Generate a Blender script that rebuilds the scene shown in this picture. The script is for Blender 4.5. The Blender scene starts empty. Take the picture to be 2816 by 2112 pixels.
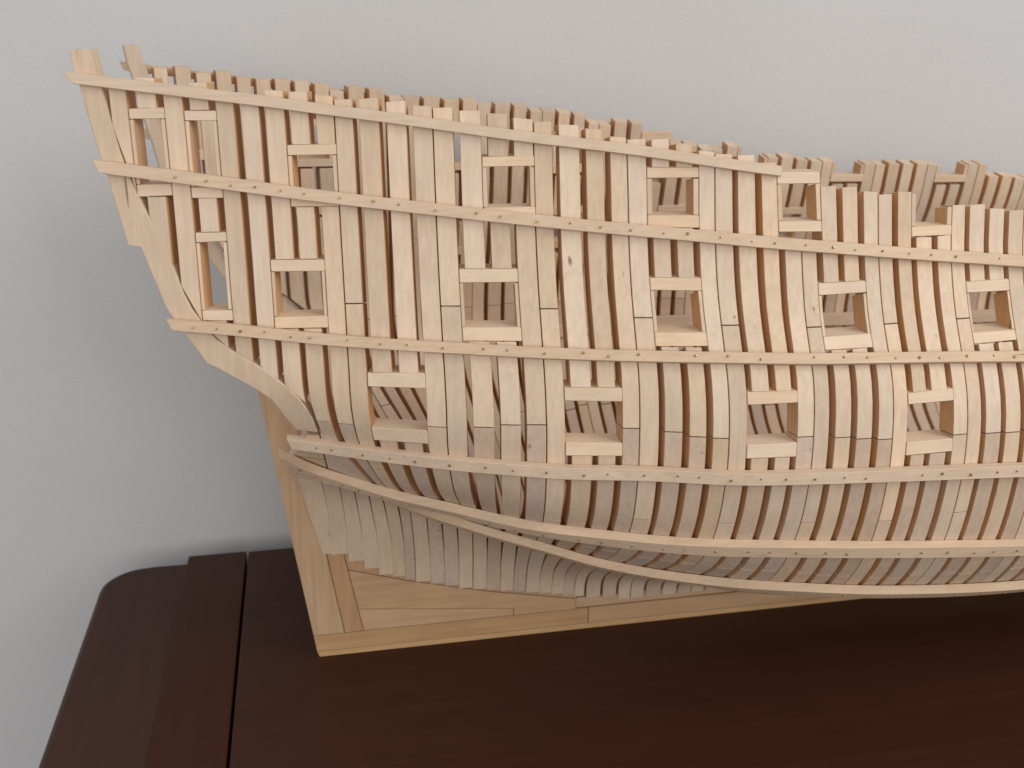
import bpy, bmesh, math, random
import numpy as np
from mathutils import Vector, Matrix

random.seed(7)
scene = bpy.context.scene
COL = scene.collection

# ------------------------------------------------------------------ camera
cam_d = bpy.data.cameras.new("camera")
cam = bpy.data.objects.new("camera", cam_d)
COL.objects.link(cam)
cam_d.sensor_width = 36.0
cam_d.lens = 36.767
cam_d.clip_start = 0.01
cam_d.clip_end = 20.0
PSI, TH = math.radians(11.062), math.radians(18.680)
cam.location = (-0.02005, -0.42695, 0.27093)
cam.rotation_euler = (math.pi / 2 - TH, 0.0, -PSI)
cam_d.dof.use_dof = True
cam_d.dof.focus_distance = 0.385
cam_d.dof.aperture_fstop = 17.0
scene.camera = cam

# ------------------------------------------------------------------ light
world = bpy.data.worlds.new("World")
scene.world = world
world.use_nodes = True
bg = world.node_tree.nodes["Background"]
bg.inputs[0].default_value = (0.90, 0.94, 1.0, 1)
bg.inputs[1].default_value = 0.39


def area(name, loc, target, sx, sy, power, colour):
    d = bpy.data.lights.new(name, 'AREA')
    d.shape = 'RECTANGLE'
    d.size, d.size_y, d.energy, d.color = sx, sy, power, colour
    o = bpy.data.objects.new(name, d)
    COL.objects.link(o)
    o.location = loc
    v = Vector(target) - Vector(loc)
    o.rotation_euler = v.to_track_quat('-Z', 'Y').to_euler()
    return o


area("window_light", (-0.30, -1.65, 0.60), (0.10, 0.0, 0.12), 1.9, 1.1, 14.5, (1.0, 0.975, 0.940))
area("side_window_light", (1.15, -0.80, 1.00), (0.10, 0.1, 0.15), 0.9, 0.9, 13.0, (1.0, 0.975, 0.940))

scene.cycles.max_bounces = 14
scene.cycles.diffuse_bounces = 8

vs = scene.view_settings
vs.view_transform = 'Standard'
vs.look = 'None'
vs.exposure = 0.0
vs.gamma = 1.0
vs.use_curve_mapping = False

# ------------------------------------------------------------------ materials


def newmat(name):
    m = bpy.data.materials.new(name)
    m.use_nodes = True
    nt = m.node_tree
    for n in list(nt.nodes):
        nt.nodes.remove(n)
    out = nt.nodes.new('ShaderNodeOutputMaterial')
    b = nt.nodes.new('ShaderNodeBsdfPrincipled')
    nt.links.new(b.outputs[0], out.inputs[0])
    return m, nt, b


def wood(name, light, dark, scale, rough=0.62, fleck=(0.16, 0.07, 0.035), fleck_pos=0.765, vary=0.12,
         bump=0.06, spec=0.25, mottled=None, fibre=1.0):
    """pale or dark timber: streaks stretched along the grain, a slow tone change,
    small brown flecks, and a tone of its own for every piece"""
    m, nt, b = newmat(name)
    N, L = nt.nodes.new, nt.links.new
    tc = N('ShaderNodeTexCoord')
    oi = N('ShaderNodeObjectInfo')
    off = N('ShaderNodeVectorMath'); off.operation = 'SCALE'
    cmb = N('ShaderNodeCombineXYZ')
    L(oi.outputs['Random'], cmb.inputs[0]); L(oi.outputs['Random'], cmb.inputs[1]); L(oi.outputs['Random'], cmb.inputs[2])
    L(cmb.outputs[0], off.inputs[0]); off.inputs['Scale'].default_value = 3.7
    add = N('ShaderNodeVectorMath'); add.operation = 'ADD'
    L(tc.outputs['Object'], add.inputs[0]); L(off.outputs[0], add.inputs[1])
    mp = N('ShaderNodeMapping'); mp.inputs['Scale'].default_value = scale
    L(add.outputs[0], mp.inputs[0])
    n1 = N('ShaderNodeTexNoise'); n1.inputs['Scale'].default_value = 1.0
    n1.inputs['Detail'].default_value = 5.0; n1.inputs['Roughness'].default_value = 0.62
    n1.inputs['Distortion'].default_value = 0.35
    L(mp.outputs[0], n1.inputs[0])
    r1 = N('ShaderNodeValToRGB')
    r1.color_ramp.elements[0].position = 0.30; r1.color_ramp.elements[0].color = (*dark, 1)
    r1.color_ramp.elements[1].position = 0.62; r1.color_ramp.elements[1].color = (*light, 1)
    L(n1.outputs[0], r1.inputs[0])
    # slow mottling
    n2 = N('ShaderNodeTexNoise'); n2.inputs['Scale'].default_value = 55.0; n2.inputs['Detail'].default_value = 3.0
    L(add.outputs[0], n2.inputs[0])
    r2 = N('ShaderNodeMapRange'); r2.inputs[1].default_value = 0.3; r2.inputs[2].default_value = 0.7
    r2.inputs[3].default_value = 0.95; r2.inputs[4].default_value = 1.04
    L(n2.outputs[0], r2.inputs[0])
    # tone of the piece
    r3 = N('ShaderNodeMapRange')
    r3.inputs[3].default_value = 1 - vary * 0.5; r3.inputs[4].default_value = 1 + vary * 0.5
    L(oi.outputs['Random'], r3.inputs[0])
    mu = N('ShaderNodeMath'); mu.operation = 'MULTIPLY'
    L(r2.outputs[0], mu.inputs[0]); L(r3.outputs[0], mu.inputs[1])
    hs = N('ShaderNodeHueSaturation')
    L(r1.outputs[0], hs.inputs['Color']); L(mu.outputs[0], hs.inputs['Value'])
    r4 = N('ShaderNodeMapRange'); r4.inputs[3].default_value = 1.08; r4.inputs[4].default_value = 0.90
    m7 = N('ShaderNodeMath'); m7.operation = 'MULTIPLY'; m7.inputs[1].default_value = 7.31
    fr = N('ShaderNodeMath'); fr.operation = 'FRACT'
    L(oi.outputs['Random'], m7.inputs[0]); L(m7.outputs[0], fr.inputs[0]); L(fr.outputs[0], r4.inputs[0])
    L(r4.outputs[0], hs.inputs['Saturation'])
    col = hs.outputs[0]
    if fleck:
        mp2 = N('ShaderNodeMapping')
        s = [q * 0.55 for q in scale]
        mp2.inputs['Scale'].default_value = s
        L(add.outputs[0], mp2.inputs[0])
        n3 = N('ShaderNodeTexNoise'); n3.inputs['Scale'].default_value = 1.0; n3.inputs['Detail'].default_value = 1.0
        L(mp2.outputs[0], n3.inputs[0])
        r5 = N('ShaderNodeValToRGB')
        r5.color_ramp.elements[0].position = fleck_pos; r5.color_ramp.elements[0].color = (0, 0, 0, 1)
        r5.color_ramp.elements[1].position = fleck_pos + 0.05; r5.color_ramp.elements[1].color = (0.75, 0.75, 0.75, 1)
        L(n3.outputs[0], r5.inputs[0])
        mx = N('ShaderNodeMix'); mx.data_type = 'RGBA'
        L(r5.outputs[0], mx.inputs[0]); L(col, mx.inputs[6]); mx.inputs[7].default_value = (*fleck, 1)
        col = mx.outputs[2]
    L(col, b.inputs['Base Color'])
    b.inputs['Roughness'].default_value = rough
    b.inputs['Specular IOR Level'].default_value = spec
    # fibre relief
    n4 = N('ShaderNodeTexNoise'); n4.inputs['Scale'].default_value = 2.2; n4.inputs['Detail'].default_value = 3.0
    L(mp.outputs[0], n4.inputs[0])
    bp = N('ShaderNodeBump'); bp.inputs['Strength'].default_value = bump; bp.inputs['Distance'].default_value = 0.0006 * fibre
    L(n4.outputs[0], bp.inputs['Height']); L(bp.outputs[0], b.inputs['Normal'])
    return m


LT, DK = (0.695, 0.537, 0.393), (0.612, 0.457, 0.322)
M_FR = wood("pale_wood_upright_grain", LT, DK, (620, 620, 38), vary=0.20)
M_FR2 = wood("pale_wood_cross_grain", (0.585, 0.445, 0.335), (0.510, 0.378, 0.282), (520, 520, 260), vary=0.12)
M_LO = wood("pale_wood_lower_timbers", (0.650, 0.495, 0.350), (0.585, 0.435, 0.300), (560, 560, 50), vary=0.06)
M_SD = wood("honey_side_bounce_tint", (0.620, 0.370, 0.190), (0.550, 0.315, 0.152), (560, 560, 40), vary=0.10)  # warm light bouncing between the frames, painted into the side-face colour
M_RB = wood("pale_wood_batten", (0.685, 0.512, 0.362), (0.605, 0.438, 0.298), (26, 700, 700), fleck_pos=0.77, vary=0.06)
M_SL = wood("creamy_wood_port_pieces", (0.740, 0.565, 0.400), (0.680, 0.500, 0.340), (30, 650, 650), vary=0.08, fleck_pos=0.82)
M_KL = wood("honey_wood_keel", (0.560, 0.360, 0.200), (0.480, 0.290, 0.150), (22, 420, 420), vary=0.12, fleck_pos=0.8)
M_PO = wood("honey_wood_sternpost", (0.550, 0.355, 0.200), (0.455, 0.275, 0.145), (420, 420, 22), vary=0.12, fleck_pos=0.8)
M_IP = wood("reddish_wood_inner_post", (0.500, 0.295, 0.160), (0.430, 0.240, 0.125), (420, 420, 24), vary=0.08, fleck_pos=0.8)
MAH_L, MAH_D = (0.055, 0.0168, 0.0074), (0.044, 0.0130, 0.0060)
M_T1 = wood("dark_mahogany_lengthwise", MAH_L, MAH_D, (5, 190, 190), rough=0.42, fleck=None, vary=0.0, bump=0.02, spec=0.20, fibre=0.3)
M_T2 = wood("dark_mahogany_crosswise", MAH_L, MAH_D, (190, 5, 190), rough=0.42, fleck=None, vary=0.1, bump=0.02, spec=0.20, fibre=0.3)

M_BR, nt, b = newmat("brass_nail")
b.inputs['Base Color'].default_value = (0.42, 0.30, 0.10, 1); b.inputs['Metallic'].default_value = 0.85
b.inputs['Roughness'].default_value = 0.42
n = nt.nodes.new('ShaderNodeTexNoise'); n.inputs['Scale'].default_value = 1500
rr = nt.nodes.new('ShaderNodeValToRGB')
rr.color_ramp.elements[0].color = (0.22, 0.15, 0.06, 1); rr.color_ramp.elements[1].color = (0.62, 0.47, 0.18, 1)
tcn = nt.nodes.new('ShaderNodeTexCoord')
nt.links.new(tcn.outputs['Object'], n.inputs[0])
nt.links.new(n.outputs[0], rr.inputs[0]); nt.links.new(rr.outputs[0], b.inputs['Base Color'])

M_WALL, nt, b = newmat("matt_white_wall_paint")
tcn = nt.nodes.new('ShaderNodeTexCoord')
n = nt.nodes.new('ShaderNodeTexNoise'); n.inputs['Scale'].default_value = 650; n.inputs['Detail'].default_value = 4
n.inputs['Roughness'].default_value = 0.55
n2 = nt.nodes.new('ShaderNodeTexNoise'); n2.inputs['Scale'].default_value = 7; n2.inputs['Detail'].default_value = 2
rr = nt.nodes.new('ShaderNodeValToRGB')
rr.color_ramp.elements[0].position = 0.3; rr.color_ramp.elements[0].color = (0.560, 0.545, 0.535, 1)
rr.color_ramp.elements[1].position = 0.7; rr.color_ramp.elements[1].color = (0.585, 0.570, 0.560, 1)
bp = nt.nodes.new('ShaderNodeBump'); bp.inputs['Strength'].default_value = 0.30; bp.inputs['Distance'].default_value = 0.0010
for q in (n, n2):
    nt.links.new(tcn.outputs['Object'], q.inputs[0])
nt.links.new(n2.outputs[0], rr.inputs[0]); nt.links.new(rr.outputs[0], b.inputs['Base Color'])
nt.links.new(n.outputs[0], bp.inputs['Height']); nt.links.new(bp.outputs[0], b.inputs['Normal'])
b.inputs['Roughness'].default_value = 0.85
b.inputs['Specular IOR Level'].default_value = 0.2

# ------------------------------------------------------------------ helpers


def mesh_obj(name, verts, faces, mat, parent=None, bevel=0.0, segs=1):
    me = bpy.data.meshes.new(name)
    me.from_pydata([tuple(v) for v in verts], [], faces)
    bm = bmesh.new(); bm.from_mesh(me)
    bmesh.ops.recalc_face_normals(bm, faces=bm.faces)
    bm.to_mesh(me); bm.free()
    me.materials.append(mat)
    if len(faces) > 6:
        me.polygons.foreach_set("use_smooth", [True] * len(me.polygons))
        me.set_sharp_from_angle(angle=math.radians(32))
    o = bpy.data.objects.new(name, me)
    COL.objects.link(o)
    if parent is not None:
        o.parent = parent
    if bevel:
        md = o.modifiers.new("bevel", 'BEVEL')
        md.width = bevel; md.segments = segs; md.limit_method = 'ANGLE'; md.angle_limit = math.radians(50)
        md.harden_normals = True
    return o


def tag(o, label=None, cat=None, kind=None):
    if label: o['label'] = label
    if cat: o['category'] = cat
    if kind: o['kind'] = kind
    return o


def loft(rings):
    """rings of equal length -> closed tube with end caps"""
    k = len(rings[0]); v = [p for r in rings for p in r]; f = []
    for i in range(len(rings) - 1):
        for j in range(k):
            a, b2 = i * k + j, i * k + (j + 1) % k
            f.append((a, b2, b2 + k, a + k))
    f.append(tuple(range(k - 1, -1, -1)))
    e = (len(rings) - 1) * k
    f.append(tuple(range(e, e + k)))
    return v, f


def plate(poly, y0, y1):
    """x-z outline extruded in y"""
    n_ = len(poly)
    v = [(x, y0, z) for x, z in poly] + [(x, y1, z) for x, z in poly]
    f = [tuple(range(n_)), tuple(range(2 * n_ - 1, n_ - 1, -1))]
    f += [(i, (i + 1) % n_, n_ + (i + 1) % n_, n_ + i) for i in range(n_)]
    return v, f

# ------------------------------------------------------------------ setting: wall
YW = 0.128
v = [(-1.6, YW, -0.9), (1.9, YW, -0.9), (1.9, YW, 1.6), (-1.6, YW, 1.6)]
v += [(x, YW + 0.05, z) for x, _, z in v]
wall = mesh_obj("wall", v, [(0, 1, 2, 3), (7, 6, 5, 4), (0, 4, 5, 1), (1, 5, 6, 2), (2, 6, 7, 3), (3, 7, 4, 0)], M_WALL)
tag(wall, "plain matt off-white painted wall behind the ship model", "wall", "structure")

# ------------------------------------------------------------------ table
table = bpy.data.objects.new("table", None)
COL.objects.link(table)
table.location = (0.2, -0.15, -0.75)
tag(table, "dark reddish-brown polished wooden table top with rounded corner", "table")
TO = Vector(table.location)


def tpart(name, poly, z0, z1, mat, bev):
    n_ = len(poly)
    vv = [Vector((x, y, z0)) - TO for x, y in poly] + [Vector((x, y, z1)) - TO for x, y in poly]
    ff = [tuple(range(n_ - 1, -1, -1)), tuple(range(n_, 2 * n_))] + [(i, (i + 1) % n_, n_ + (i + 1) % n_, n_ + i) for i in range(n_)]
    return mesh_obj(name, vv, ff, mat, table, bev, 4)


tpart("main_board", [(-0.0633, -0.42), (0.62, -0.42), (0.62, 0.1060), (-0.0633, 0.1060)], -0.02, 0.0, M_T1, 0.0008)
tpart("end_board", [(-0.0950, -0.42), (-0.0644, -0.42), (-0.0644, 0.1058), (-0.0950, 0.1058)], -0.02, 0.0003, M_T2, 0.0006)
corner = [(-0.1372, -0.42), (-0.0900, -0.42), (-0.0900, 0.1006), (-0.112, 0.1012)]
for k in range(9):
    a = math.radians(90 + 90 * k / 8)
    corner.append((-0.1152 + 0.022 * math.cos(a), 0.0792 + 0.0215 * math.sin(a)))
tpart("edge_board", corner, -0.0199, -0.0005, M_T2, 0.0038)
tpart("apron", [(-0.085, -0.38), (0.58, -0.38), (0.58, 0.09), (-0.085, 0.09)], -0.10, -0.0205, M_T1, 0.001)
for lx in (-0.06, 0.555):
    for ly in (-0.355, 0.065):
        tpart("leg", [(lx - .02, ly - .02), (lx + .02, ly - .02), (lx + .02, ly + .02), (lx - .02, ly + .02)], -0.75, -0.1005, M_T2, 0.002)

# ------------------------------------------------------------------ hull form (half breadth over length and height)
SEC={
-.10:[(.270,.0545),(.22,.056),(.2,.0565),(.185,.057),(.17,.0575),(.155,.0575),(.145,.057),(.135,.056),(.12,.05),(.10,.03),(.085,.012),(.07,.006),(.0,.005)],
-.06:[(.270,.0555),(.22,.0575),(.2,.059),(.185,.0605),(.17,.0615),(.155,.0615),(.145,.0595),(.135,.054),(.125,.045),(.115,.030),(.105,.016),(.095,.009),(.075,.006),(0,.005)],
-.03:[(.270,.0555),(.2555,.057),(.22,.0590),(.2,.0610),(.185,.063),(.17,.0655),(.155,.067),(.145,.0655),(.135,.0610),(.127,.056),(.12,.0490),(.115,.043),(.11,.036),(.105,.029),(.10,.0225),(.095,.0175),(.09,.0148),(.085,.0130),(.075,.0107),(.065,.008),(.055,.006),(0,.005)],
0:[(.270,.0565),(.2515,.0585),(.22,.0612),(.2,.0638),(.185,.0665),(.17,.070),(.155,.0735),(.145,.0748),(.135,.0735),(.125,.0690),(.12,.0655),(.115,.0615),(.11,.057),(.105,.0525),(.10,.0465),(.095,.0380),(.09,.0285),(.085,.0205),(.08,.0160),(.075,.0133),(.065,.0105),(.06,.0090),(.045,.006),(0,.005)],
.03:[(.265,.0598),(.247,.0615),(.22,.0645),(.2,.0675),(.185,.071),(.17,.0755),(.155,.081),(.145,.0838),(.135,.0845),(.125,.0828),(.115,.0785),(.105,.070),(.095,.0565),(.085,.041),(.075,.027),(.065,.0175),(.055,.0115),(.045,.0075),(.03,.006),(0,.005)],
.06:[(.26,.0640),(.241,.0660),(.22,.0690),(.2,.0722),(.185,.0765),(.17,.0825),(.155,.0885),(.14,.092),(.125,.093),(.115,.0918),(.105,.088),(.095,.080),(.085,.067),(.075,.051),(.065,.035),(.055,.022),(.045,.013),(.035,.008),(.026,.006),(0,.005)],
.09:[(.25,.068),(.2345,.0710),(.22,.0742),(.2,.0778),(.185,.0822),(.18,.0845),(.167,.0903),(.159,.094),(.152,.0963),(.140,.0982),(.125,.0990),(.1167,.0984),(.1027,.0955),(.0957,.092),(.0835,.0825),(.072,.068),(.06,.050),(.048,.030),(.037,.014),(.027,.006),(0,.005)],
.12:[(.245,.0755),(.2305,.078),(.2255,.0790),(.2049,.0826),(.1894,.0865),(.18,.0903),(.1715,.0947),(.165,.0983),(.1594,.1012),(.1527,.104),(.146,.1060),(.1368,.1075),(.1257,.1081),(.1177,.1072),(.1064,.1048),(.0948,.1008),(.083,.094),(.072,.083),(.057,.062),(.044,.038),(.033,.018),(.024,.006),(0,.005)],
.15:[(.24,.0775),(.223,.0815),(.2014,.0878),(.1946,.0895),(.1769,.095),(.1676,.100),(.159,.1050),(.1524,.1076),(.1457,.1092),(.1358,.1106),(.1251,.1112),(.1169,.1106),(.1085,.1093),(.0996,.1073),(.0921,.1045),(.078,.0975),(.065,.087),(.05,.069),(.037,.045),(.028,.02),(.02,.006),(0,.005)],
.18:[(.235,.079),(.216,.0838),(.1978,.0878),(.1888,.0905),(.1755,.0953),(.1669,.0998),(.1618,.1028),(.1573,.1056),(.1507,.1084),(.144,.1102),(.1345,.1117),(.1227,.1124),(.116,.1119),(.103,.1101),(.0907,.1070),(.075,.100),(.06,.0895),(.046,.072),(.034,.048),(.024,.022),(.017,.006),(0,.005)],
.21:[(.23,.080),(.21,.0838),(.1945,.0866),(.1826,.0904),(.1718,.0950),(.163,.0998),(.1597,.1017),(.153,.1052),(.146,.1082),(.139,.1102),(.132,.1114),(.121,.1123),(.1145,.1119),(.101,.1104),(.0875,.1076),(.072,.101),(.057,.0905),(.044,.074),(.032,.050),(.022,.023),(.015,.006),(0,.005)],
.33:[(.225,.081),(.205,.0845),(.19,.087),(.18,.090),(.17,.095),(.16,.100),(.15,.1055),(.14,.1098),(.13,.1115),(.12,.1125),(.11,.112),(.098,.1105),(.085,.1075),(.07,.101),(.055,.0905),(.042,.074),(.031,.050),(.021,.023),(.014,.006),(0,.005)],
}
XS = np.array(sorted(SEC)); ZG = np.linspace(0, .28, 141)
HB = np.array([np.interp(ZG, [q[0] for q in SEC[x]][::-1], [q[1] for q in SEC[x]][::-1]) for x in XS])
for _ in range(6):
    HB = HB.copy(); HB[:, 1:-1] = .25 * HB[:, :-2] + .5 * HB[:, 1:-1] + .25 * HB[:, 2:]
HH = np.diff(XS)[:, None]; HD = np.diff(HB, axis=0) / HH
HM = np.zeros_like(HB); HM[0] = HD[0]; HM[-1] = HD[-1]
HM[1:-1] = (HD[:-1] * HH[1:] + HD[1:] * HH[:-1]) / (HH[:-1] + HH[1:])


def hb(x, z):
    x = min(max(x, XS[0]), XS[-1]); z = min(max(z, 0), .2799)
    i = min(max(int(np.searchsorted(XS, x)) - 1, 0), len(XS) - 2)
    H = XS[i + 1] - XS[i]; t = (x - XS[i]) / H
    zi = z / .002; k = int(zi); u = zi - k
    g = lambda A, ii: A[ii, k] * (1 - u) + A[ii, k + 1] * u
    t2, t3 = t * t, t * t * t
    return float((2*t3-3*t2+1)*g(HB, i)+(t3-2*t2+t)*H*g(HM, i)+(-2*t3+3*t2)*g(HB, i+1)+(t3-t2)*H*g(HM, i+1))


def nrm(x, z):
    d = (hb(x, z + .003) - hb(x, z - .003)) / .006
    l = math.sqrt(1 + d * d)
    return -1 / l, -d / l            # outward, near side (y, z)


def itp(x, xs, ys):
    return float(np.interp(x, xs, ys))


def cant(x):
    return math.tan(math.radians(itp(x, [-.09, -.03, 0, .03, .06, .09, .12], [15, 12, 13, 9, 6, 1, 0])))


def thick(z):
    return itp(z, [.02, .08, .14, .2, .26], [.0105, .0100, .0090, .0082, .0074])


def inner(x, z, t, cx):
    ny, nz = nrm(x, z)
    y = -hb(x, z) - t * ny
    return (x + t * abs(ny) * cant(cx), min(y, -.0015), z - t * nz)


# boundaries between neighbouring timbers, aft to forward: place at the wales, place at the heel
BU = [-.0742, -.0654, -.0572, -.0489, -.0409, -.0329, -.0247, -.0165, -.0092, -.0020, .0070, .0160, .0238, .0318, .0412, .0502,
      .0580, .0655, .0748, .0831, .0901, .0975, .1055, .1133, .1199, .1270, .1353, .1431, .1502, .1569, .1651, .1733,
      .1802, .1869, .1946, .2033, .2102, .2167, .2249, .2330]
while len(BU) < 64:
    BU.append(BU[-4] + .0300)
BH = {2: -.0191, 3: -.0116, 4: -.0048, 5: .0017, 6: .0077, 7: .0132, 8: .0178, 9: .0245, 10: .0310, 11: .0375, 12: .0440,
      13: .0503, 14: .0567, 15: .0630, 16: .0688, 17: .0752, 18: .0812, 19: .0868, 20: .0922}
NT_ = 60
rj = random.Random(3)
JIT = [rj.uniform(-.00028, .00028) for _ in range(70)]


def is_joint(k):                    # boundary k lies inside a doubled frame
    return k >= 8 and (k - 8) % 4 == 0


ZM = {}


def zmax(xu):
    if xu not in ZM:
        zz = [.10 + .002 * i for i in range(50)]
        hv = [hb(xu, q) for q in zz]
        j = int(np.argmax(hv)); ZM[xu] = (zz[j], hv[j])
    return ZM[xu]


def edge(k, side, z):
    """x of the edge of boundary k (side -1: timber aft of it, +1: timber forward of it)"""
    if k < 0:
        return -.0812
    xu = BU[k]; xh = BH.get(k, xu if k > 20 else xu + .028)
    zm, hm = zmax(xu)
    w = 0.0 if z >= zm else min(max((hm - hb(xu, z)) / (hm - .006), 0), 1)
    wi = w
    if is_joint(k):
        g0 = g1 = .00032
    else:
        g0 = .0033 if k == 0 else .0022
        g0 += JIT[k]
        g1 = .00003 if xu < .085 else .0012
    xc = xu + (xh - xu) * wi
    g = g0 + (g1 - g0) * w ** (2.8 if xu < .085 else 1.5)
    return xc + side * g * .5


ship = bpy.data.objects.new("ship_model", None)
COL.objects.link(ship)
ship.location = (0.1, 0.0, 0.0)
tag(ship, "unfinished pale wooden model ship hull of bare frames on the dark table", "ship model")
SO = Vector(ship.location)


def sv(vs_, s):
    return [(p[0] - SO.x, p[1] * (1 if s < 0 else -1), p[2]) for p in vs_]


def levels(z0, z1):
    zs = [z0]; z = z0
    while True:
        step = .0022 if z < .03 else (.0038 if z < .11 else .0065)
        z += step
        if z >= z1 - .001:
            break
        zs.append(z)
    zs.append(z1)
    return zs


def timber(name, s, kl, kr, z0, z1, mat, z0r=None, z1r=None, xl=None, xr=None, proud=0.0, t=None, bev=.00022, flat=False):
    """one piece of a frame on the hull surface between boundary kl and kr, from height z0 to z1"""
    z0r = z0 if z0r is None else z0r
    z1r = z1 if z1r is None else z1r
    if min(z1 - z0, z1r - z0r) < .0008:
        return None
    ls = levels(min(z0, z0r), max(z1, z1r)); n_ = len(ls) - 1
    rings = []
    cx = .5 * (edge(kl, 1, .17) + edge(kr, -1, .17))
    for i in range(n_ + 1):
        f = (ls[i] - ls[0]) / (ls[-1] - ls[0])
        zl, zr = z0 + (z1 - z0) * f, z0r + (z1r - z0r) * f
        a = edge(kl, 1, zl) if xl is None else (xl(zl) if callable(xl) else xl)
        b_ = edge(kr, -1, zr) if xr is None else (xr(zr) if callable(xr) else xr)
        tt = thick(.5 * (zl + zr)) if t is None else t
        rings.append([(a, -hb(a, zl) - proud, zl), (b_, -hb(b_, zr) - proud, zr), inner(b_, zr, tt, cx), inner(a, zl, tt, cx)])
        if flat:
            for q, (ax_, az_) in ((2, (b_, zr)), (3, (a, zl))):
                rings[-1][q] = (ax_ + tt * cant(cx), -hb(ax_, az_) + tt / max(abs(nrm(ax_, az_)[0]), .8), az_)
    v_, f_ = loft(rings)
    o_ = mesh_obj(name, sv(v_, s), f_, mat, ship, bev)
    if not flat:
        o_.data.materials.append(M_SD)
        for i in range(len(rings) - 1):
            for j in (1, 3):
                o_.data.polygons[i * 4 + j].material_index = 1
    return o_


# gun ports and lights: timbers cut, lintel top / bottom, sill top / bottom, liner width
PORTS = {
 'U0': (1, 1, .2466, .2433, .2221, .2180, .0014), 'U1': (3, 3, .2458, .2426, .2208, .2172, .0014),
 'Ua': (7, 8, .2342, .2308, .2168, .2136, .0015), 'Ub': (15, 16, .2296, .2262, .2125, .2092, .0016),
 'Uc': (22, 23, .2258, .2222, .2097, .2055, .0019), 'Ud': (28, 29, .2240, .2199, .2074, .2038, .0017),
 'Ue': (35, 36, None, None, .2037, .2003, .0019),
 'Uf': (42, 43, None, None, .2005, .1968, .0019), 'Ug': (50, 51, None, None, .1985, .1948, .0019),
 'M0': (3, 3, .2056, .2022, .1789, .1753, .0013), 'Ma': (6, 7, .1957, .1917, .1761, .1720, .0012),
 'Mb': (14, 15, .1916, .1869, .1720, .1674, .0013), 'Mc': (22, 23, .1885, .1844, .1707, .1662, .0013),
 'Md': (30, 31, .1861, .1820, .1685, .1643, .0012), 'Me': (38, 39, .1834, .1796, .1663, .1625, .0011),
 'Mf': (46, 47, .1808, .1770, .1640, .1602, .0012), 'Mg': (54, 55, .1785, .1748, .1618, .1580, .0012),
 'La': (10, 11, .1564, .1515, .1357, .1300, 0), 'Lb': (18, 19, .1524, .1478, .1331, .1281, 0),
 'Lc': (26, 27, .1517, .1474, .1333, .1282, 0), 'Ld': (34, 35, .1485, .1446, .1311, .1259, 0),
 'Le': (42, 43, .1465, .1426, .1292, .1240, 0), 'Lf': (50, 51, .1450, .1411, .1278, .1226, 0),
}
TOPN = {0: .2546, 1: .2565, 2: .2530, 3: .2547, 4: .2508, 5: .2498, 6: .2523, 7: .2515, 8: .2505, 9: .249, 10: .249, 11: .248, 12: .2469, 13: .2459, 14: .245,
        15: .2441, 16: .2426, 17: .2412, 18: .2403, 19: .2389, 20: .2362, 21: .2351, 22: .2351, 23: .2338, 24: .2316, 25: .2303,
        26: .2298, 27: .2272, 28: .2, 29: .2, 30: .2187, 31: .2183, 32: .2168, 33: .2154, 34: .2162, 35: .2, 36: .2, 37: .2108, 38: .2103,
        39: .2091, 40: .2080, 41: .2076}
TOPF = {0: .2563, 1: .2568, 2: .2541, 3: .2549, 4: .2524, 5: .2515, 6: .2514, 7: .2505, 8: .2494, 9: .2466, 10: .2481, 11: .2471,
        12: .2438, 13: .2435, 14: .2429, 15: .242, 16: .2419, 17: .2397, 18: .2399, 19: .2392, 20: .2368, 21: .2367, 22: .2359,
        23: .2345, 24: .2305, 25: .2296, 26: .2308, 27: .23, 28: .2, 29: .2, 30: .2197, 31: .2188, 32: .2166, 33: .2157, 34: .2181, 35: .2, 36: .2,
        37: .2117, 38: .2115, 39: .2102, 40: .2091, 41: .2088, 42: .2, 43: .2, 44: .2068, 45: .2067, 46: .2069, 47: .2066, 48: .2062,
        49: .2059, 50: .2, 51: .2, 52: .2054, 53: .2053, 54: .1985, 55: .1985, 56: .1972, 57: .197, 58: .1966, 59: .1961}
HEEL = {2: .0530, 3: .0520, 4: .0475, 5: .0432, 6: .0400, 7: .0378, 8: .0355, 9: .0340, 10: .0322, 11: .0305, 12: .0285, 13: .0275,
        14: .0262, 15: .0250, 16: .0238, 17: .0228, 18: .0215, 19: .0205, 20: .0190, 21: .0180, 22: .0165, 23: .0155}
# inner edge of the raking stern timber (x, z), foot to head
IL = [(-.0213, .1312), (-.022, .1355), (-.0261, .1451), (-.0311, .1509), (-.039, .158), (-.048, .1638), (-.0524, .1667), (-.0552, .1701),
      (-.0588, .1753), (-.0627, .1814), (-.0646, .1888), (-.0684, .2001), (-.0726, .2112), (-.0753, .2178), (-.079, .2292), (-.0812, .2411),
      (-.083, .2528), (-.0844, .2585), (-.0854, .2653)]
OL = [(-.0919, .265), (-.0912, .2582), (-.0901, .2542), (-.0886, .2447), (-.087, .2355), (-.0847, .225), (-.0806, .2021), (-.0765, .2012),
      (-.0755, .198), (-.0702, .1802), (-.0645, .1708), (-.0583, .1601), (-.0549, .1583), (-.042, .1498), (-.0372, .1458), (-.0292, .1318)]


def il_z(x):
    xs = [p[0] for p in IL][::-1]; zs = [p[1] for p in IL][::-1]
    return itp(x, xs, zs)


def subtract(iv, cuts):
    out = [iv]
    for a, b_ in cuts:
        nxt = []
        for p, q in out:
            if b_ <= p or a >= q:
                nxt.append((p, q)); continue
            if a > p: nxt.append((p, a))
            if b_ < q: nxt.append((b_, q))
        out = nxt
    return out


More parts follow.
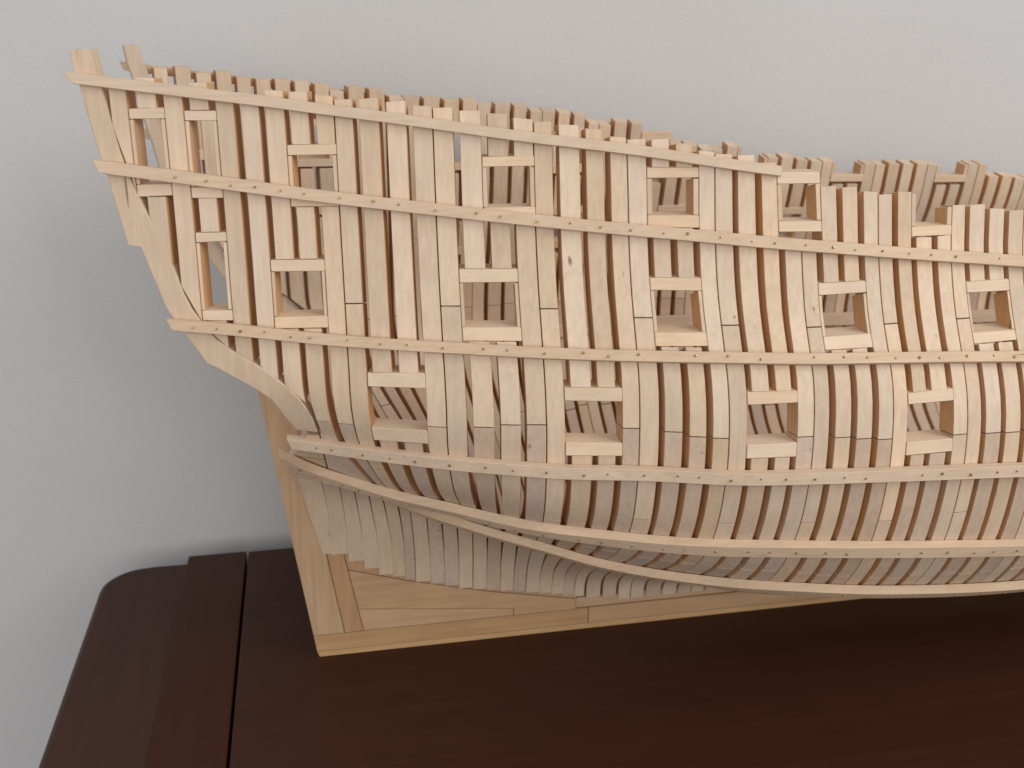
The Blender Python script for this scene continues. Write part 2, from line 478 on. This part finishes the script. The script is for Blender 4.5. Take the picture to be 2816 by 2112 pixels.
GAPB = .00016
for s in (-1, 1):
    tops = TOPN if s < 0 else TOPF
    for n_ in range(NT_):
        xm = .5 * (BU[n_ - 1] + BU[n_]) if n_ else -.078
        top = tops.get(n_, TOPF.get(n_))
        cuts = []
        for pn, (a, b_, lt, lb, st, sb, lw) in PORTS.items():
            if a <= n_ <= b_ and not (s > 0 and pn[0] == 'L'):
                cuts.append((sb - .0001, (lt + .0001) if lt else 9.0))
        kind = (n_ - 8) % 4 if n_ >= 8 else -1
        # heights where one length of timber butts on the next
        if kind == 1:
            butts = [itp(xm, [0, .09, .15, .24], [.0950, .1010, .0995, .0990]) + random.uniform(-.001, .001),
                     itp(xm, [0, .06, .12, .21], [.1797, .1788, .1728, .1714]) + random.uniform(-.0006, .0006)]
        elif kind >= 0 or n_ == 7:
            butts = [itp(xm, [0, .055, .12, .21], [.1367, .1392, .1360, .1318]) + random.uniform(-.0008, .0008)]
            if xm > .075:
                butts.insert(0, itp(xm, [.08, .15, .2], [.0780, .0715, .0665]) + random.uniform(-.001, .001))
        else:
            butts = []
        bot = HEEL.get(n_, .0140)
        if n_ < 7:
            zl, zr = il_z(edge(n_ - 1, 1, .2)), il_z(edge(n_, -1, .2))
            lo = max(zl, zr)
            ivs = subtract((lo, top), cuts)
            for j, (p, q) in enumerate(ivs):
                if q - p < .001:
                    continue
                first = abs(p - lo) < 1e-6
                dz = random.uniform(-.0006, .0006) if j == len(ivs) - 1 else 0
                timber("top_timber", s, n_ - 1, n_, (zl if first else p), q, M_FR, zr if first else p, q + dz)
            if n_ >= 2:
                pl = (lambda z: -.0231 - (z - .0537) * .200) if n_ == 2 else None
                timber("half_timber", s, n_ - 1, n_, bot + random.uniform(-.0008, .0008), .0932, M_LO, xl=pl, bev=0)
            continue
        if n_ == 7:
            timber("half_timber", s, 6, 7, bot, .0932, M_LO, bev=0)
            timber("futtock", s, 6, 7, .0936, .1300, M_FR2, xl=lambda z: min(edge(6, 1, z), itp(z, [.093, .130, .14], [-.0170, -.0205, -.0236])))
            segs_ = [(.1302, butts[0]), (butts[0], top)]
        else:
            bb = [bot] + [q for q in butts if q < top] + [top]
            segs_ = list(zip(bb[:-1], bb[1:]))
        for j, (p, q) in enumerate(segs_):
            p2 = p + (GAPB if j else 0); q2 = q - (GAPB if j < len(segs_) - 1 else 0)
            for (a, b_) in subtract((p2, q2), cuts):
                last = abs(b_ - top) < 1e-6
                mid = .5 * (a + b_)
                if mid < .10:
                    nm, mt = ("floor_timber", M_LO)
                elif mid < .165:
                    nm, mt = ("futtock", M_FR)
                    if kind != 1 and b_ < .141:
                        mt = M_FR2
                else:
                    nm, mt = ("top_timber", M_FR)
                if kind != 1 and q < .141 and p < .12:
                    mt = M_FR2 if (n_ * 7) % 3 else M_LO
                dz = random.uniform(-.0007, .0005) if last else 0
                timber(nm, s, n_ - 1, n_, a, b_, mt, z1r=b_ + dz, bev=0 if (b_ < .12 and xm < .1) else .0002)
    # lintels, sills and liners of the ports
    for pn, (a, b_, lt, lb, st, sb, lw) in PORTS.items():
        if s > 0 and pn[0] == 'L':
            continue            # the far side has its lower ports still uncut
        L_ = lambda z, a=a: edge(a - 1, -1, z) + .00012
        R_ = lambda z, b_=b_: edge(b_, 1, z) - .00012
        tp = .0003 if pn[0] == 'L' else .00015
        jig = lambda: random.uniform(-.0003, .0003)
        if lt:
            timber("port_lintel", s, a - 1, b_, lb, lt, M_SL, lb + jig(), lt + jig(), xl=L_, xr=R_, proud=tp, t=thick(lt) + .0004, bev=.0003, flat=True)
        timber("port_sill", s, a - 1, b_, sb, st, M_SL, sb + jig(), st + jig(), xl=L_, xr=R_, proud=tp, t=thick(st) + .0004, bev=.0003, flat=True)
        if lw:
            up_ = lb - .0001 if lb else (tops.get(a - 1, TOPF.get(a - 1)) - .0008)
            up2 = lb - .0001 if lb else (tops.get(b_ + 1, TOPF.get(b_ + 1)) - .0006)
            timber("port_liner", s, a - 1, b_, st + .0001, up_, M_FR, xl=L_, xr=lambda z, a=a, lw=lw: edge(a - 1, -1, z) + .00012 + lw, proud=-.0001)
            timber("port_liner", s, a - 1, b_, st + .0001, up2, M_FR, xl=lambda z, b_=b_, lw=lw: edge(b_, 1, z) - .00012 - lw, xr=R_, proud=-.0001)
    # raking stern timber with the counter knuckle
    def fr(pts):
        d = [0]
        for p, q in zip(pts[:-1], pts[1:]):
            d.append(d[-1] + math.hypot(q[0] - p[0], q[1] - p[1]))
        return [q / d[-1] for q in d]
    IR = IL[::-1]
    fo, fi = fr(OL), fr(IR)
    ts = sorted(set([round(q, 4) for q in fo] + [i / 24 for i in range(25)]))
    rings = []
    for t_ in ts:
        xo, zo = itp(t_, fo, [p[0] for p in OL]), itp(t_, fo, [p[1] for p in OL])
        xi, zi_ = itp(t_, fi, [p[0] for p in IR]), itp(t_, fi, [p[1] for p in IR])
        yo, yi = -hb(xo, zo) - .0004, -hb(xi, zi_) - .0004
        th_ = .0068
        rings.append([(xo, yo, zo), (xi, yi, zi_), (xi + .0015, yi + th_, zi_), (xo + .0015, yo + th_, zo)])
    v_, f_ = loft(rings)
    o = mesh_obj("stern_timber", sv(v_, s), f_, M_FR, ship, .0005, 2)
    # transoms crossing from the sternpost to the quarter
    for (za, zb) in ((.1213, .1295), (.1145, .1206), (.1052, .1138), (.0940, .1045)):
        rr_ = []
        for i in range(9):
            f = i / 8
            def pt(z, dep):
                xp = -.0281 - (z - .0033) * .1327 + .0072 + max(0, z - .105) * .5
                xe = itp(z, [.093, .130], [-.0174, -.0209])
                x = xp + (xe - xp) * f
                return (x, min(-hb(x, z) + dep, -.0005), z)
            rr_.append([pt(za, 0), pt(zb, 0), pt(zb, .011), pt(za, .011)])
        v_, f_ = loft(rr_)
        mesh_obj("transom", sv(v_, s), f_, M_LO, ship, .0002)

# ------------------------------------------------------------------ keel, posts and deadwood on the centre line
W = .0056


def centre(name, poly, mat, w=W, bev=.0003):
    v_, f_ = plate([(x - SO.x, z) for x, z in poly], -w, w)
    return mesh_obj(name, v_, f_, mat, ship, bev, 2)


aft = lambda z: -.0281 - (z - .0033) * .1327
l1 = lambda z: -.0163 - (z - .0187) * .1458
l2 = lambda z: -.0077 - (z - .0177) * .1751
zk = .0113
centre("sternpost", [(aft(zk), zk), (l1(zk) - .0001, zk), (l1(.129) - .0001, .129), (aft(.129), .129)], M_PO)
centre("inner_post", [(l1(zk) + .0001, zk), (l2(zk) - .0001, zk), (l2(.10) - .0001, .10), (l1(.10) + .0001, .10)], M_IP, W - .0001)
centre("keel", [(aft(.0029), .0029), (.0992, .0029), (.0992, zk - .0002), (aft(zk - .0002), zk - .0002)], M_KL)
centre("keel", [(.0995, .0029), (.395, .0029), (.395, zk - .0002), (.0995, zk - .0002)], M_KL)
centre("false_keel", [(aft(0) + .0006, 0.0), (.395, 0.0), (.395, .0027), (aft(.0027), .0027)], M_KL, W - .0001)
centre("deadwood", [(l2(.0228) + .0001, .0226), (.0630, .0148), (.0630, zk), (l2(zk) + .0001, zk)], M_KL, W - .00005)
centre("deadwood", [(l2(.043) + .0001, .0428), (.0141, .0347), (.0496, .0254), (.093, .0165), (.093, zk), (.0632, zk), (.0632, .0150), (l2(.023) + .0001, .0228)], M_KL)
centre("deadwood", [(l2(.043) + .0001, .0431), (.0141, .0350), (.0496, .0257), (.093, .0168), (.093, .024), (.05, .034), (.0141, .046), (l2(.085), .085)], M_IP, W - .0001)
centre("keelson", [(.093, zk), (.395, zk), (.395, .0165), (.093, .0165)], M_KL, W - .001)

# ------------------------------------------------------------------ ribbands (temporary battens pinned round the frames)
RIB = {
 1: ([(-.0931, .2567), (-.0803, .2550), (-.0646, .2529), (-.0482, .2507), (-.0324, .2487), (-.0173, .2464), (-.0018, .2443), (.0156, .2419), (.0381, .2385),
      (.0567, .2358), (.0678, .2345), (.0955, .2310), (.1113, .2287), (.1328, .2255), (.1428, .2240)], .0018, .0022),
 2: ([(-.0875, .2286), (-.0745, .2265), (-.0644, .2250), (-.0421, .2214), (-.0318, .2196), (-.0191, .2177), (0, .2150), (.0162, .2129), (.0386, .2101),
      (.0650, .2072), (.0833, .2053), (.1136, .2026), (.1251, .2013), (.1573, .1983), (.1911, .1944), (.2389, .1893), (.30, .1838), (.38, .1780)], .0021, .0026),
 3: ([(-.0693, .1747), (-.048, .1724), (-.0155, .1680), (.0173, .1654), (.0508, .1637), (.0838, .1628), (.0957, .1627), (.1245, .1624), (.1744, .1604), (.2342, .1568),
      (.30, .1530), (.38, .1490)], .0020, .0027),
 4: ([(-.0320, .1267), (-.0130, .1252), (.0177, .1240), (.0508, .1233), (.0632, .1225), (.1107, .1220), (.1652, .1205), (.1842, .1197), (.2333, .1173), (.30, .1140), (.38, .1110)], .0023, .0036),
 5: ([(-.0358, .1180), (-.0292, .1100), (-.0225, .1063), (-.0085, .1034), (.0060, .0992), (.0223, .0952), (.0380, .0930), (.0540, .0934), (.068, .0935), (.096, .0910), (.126, .0902),
      (.1437, .0897), (.1808, .0870), (.242, .0822), (.30, .0790), (.38, .0760)], .0028, .0040),
 6: ([(.0060, .0935), (.0120, .0885), (.0180, .0838), (.0216, .0812), (.0452, .0751), (.0643, .0722), (.0844, .0663), (.1135, .0620), (.1327, .0622), (.1521, .0632), (.164, .0625), (.1969, .0590), (.25, .0550), (.30, .0530), (.38, .0510)], .0027, .0038),
}


def smooth(a, k):
    a = np.array(a)
    for _ in range(k):
        b_ = a.copy(); b_[1:-1] = .25 * a[:-2] + .5 * a[1:-1] + .25 * a[2:]; a = b_
    return a


def nail(parent, p, nvec, s, rad=.00042):
    d = Vector((0, nvec[0], nvec[1])).normalized()
    q = d.to_track_quat('Z', 'Y').to_matrix().to_4x4()
    o = NAIL.copy()
    COL.objects.link(o)
    o.parent = parent
    tilt = Matrix.Rotation(random.uniform(-.25, .25), 4, 'X') @ Matrix.Rotation(random.uniform(-.25, .25), 4, 'Y')
    m = Matrix.Translation((p[0] - SO.x, p[1], p[2])) @ q @ tilt @ Matrix.Diagonal((random.uniform(.8, 1.25),) * 3 + (1,))
    o.matrix_parent_inverse = Matrix.Identity(4)
    o.matrix_basis = m
    return o


nv, nf = loft([[(.00042 * r * math.cos(a * math.pi / 4), .00042 * r * math.sin(a * math.pi / 4), z) for a in range(8)]
               for r, z in ((1, -.0012), (1, .00038), (.72, .00055))])
NAIL = mesh_obj("nail", nv, nf, M_BR)
first_nail = True
for k, (path, hw, th) in RIB.items():
    xs0 = [p[0] for p in path]; zs0 = [p[1] for p in path]
    nx = int((xs0[-1] - xs0[0]) / .0045) + 2
    xs = np.linspace(xs0[0], xs0[-1], nx)
    zs = smooth(np.interp(xs, xs0, zs0), 5)
    ys = smooth([-hb(x, z) for x, z in zip(xs, zs)], 4)
    ny = smooth([nrm(x, z)[0] for x, z in zip(xs, zs)], 4); nz = smooth([nrm(x, z)[1] for x, z in zip(xs, zs)], 4)
    for s in (-1, 1):
        rings = []
        b0 = .00045 if k <= 3 else .0002
        for i in range(nx):
            tw = {4: .35, 5: .8}.get(k, 1.0)      # how far the batten lies over with the frames
            l = math.hypot(ny[i], nz[i] * tw); n0, n1 = ny[i] / l, nz[i] * tw / l
            t0, t1 = n1, -n0
            q = []
            skew = (-.0008 if i == 0 else 0)
            for a, c in ((-1, 0), (1, 0), (1, 1), (-1, 1)):
                q.append((xs[i] + skew * a, ys[i] + t0 * hw * a + n0 * (b0 + th * c), zs[i] + t1 * hw * a + n1 * (b0 + th * c)))
            rings.append(q)
        v_, f_ = loft(rings)
        ro = mesh_obj("ribband", sv(v_, s), f_, M_RB, ship, .00022, 1)
        if s < 0 and k > 1:
            for j in range(2, 44):
                kd = (j - 8) % 4 if j >= 8 else -1
                if kd == 1:
                    continue
                z_g = float(np.interp(.5 * (BU[j - 1] + BU[j]), xs, zs))
                x = edge(j, 0, z_g) if kd == 0 else .5 * (edge(j - 1, 1, z_g) + edge(j, -1, z_g))
                if kd == -1:
                    x += random.uniform(-.001, .001)
                x += random.uniform(-.0008, .0008)
                if x < xs[0] + .003 or x > .26 or random.random() < .05:
                    continue
                i = np.interp(x, xs, np.arange(nx))
                g = lambda A: float(np.interp(x, xs, A))
                l = math.hypot(g(ny), g(nz) * tw); n0, n1 = g(ny) / l, g(nz) * tw / l
                e = random.uniform(-.0005, .0005)
                P = (x, g(ys) + n0 * (b0 + th) + n1 * e, g(zs) + n1 * (b0 + th) - n0 * e)
                nail(ro, P, (n0, n1), s)
bpy.data.objects.remove(NAIL)

# ------------------------------------------------------------------ clamp batten inside, pinned to the frames
for s in (-1, 1):
    rings = []
    for i in range(60):
        x = .092 + .288 * i / 59
        z = itp(x, [.09, .17, .27, .36], [.1205, .1195, .1160, .1130])
        y = -hb(x, z) + thick(z) + .0008
        rings.append([(x, y, z - .0036), (x, y, z + .0036), (x, y + .0025, z + .0036), (x, y + .0025, z - .0036)])
    v_, f_ = loft(rings)
    mesh_obj("deck_clamp", sv(v_, s), f_, M_RB, ship, .0003)
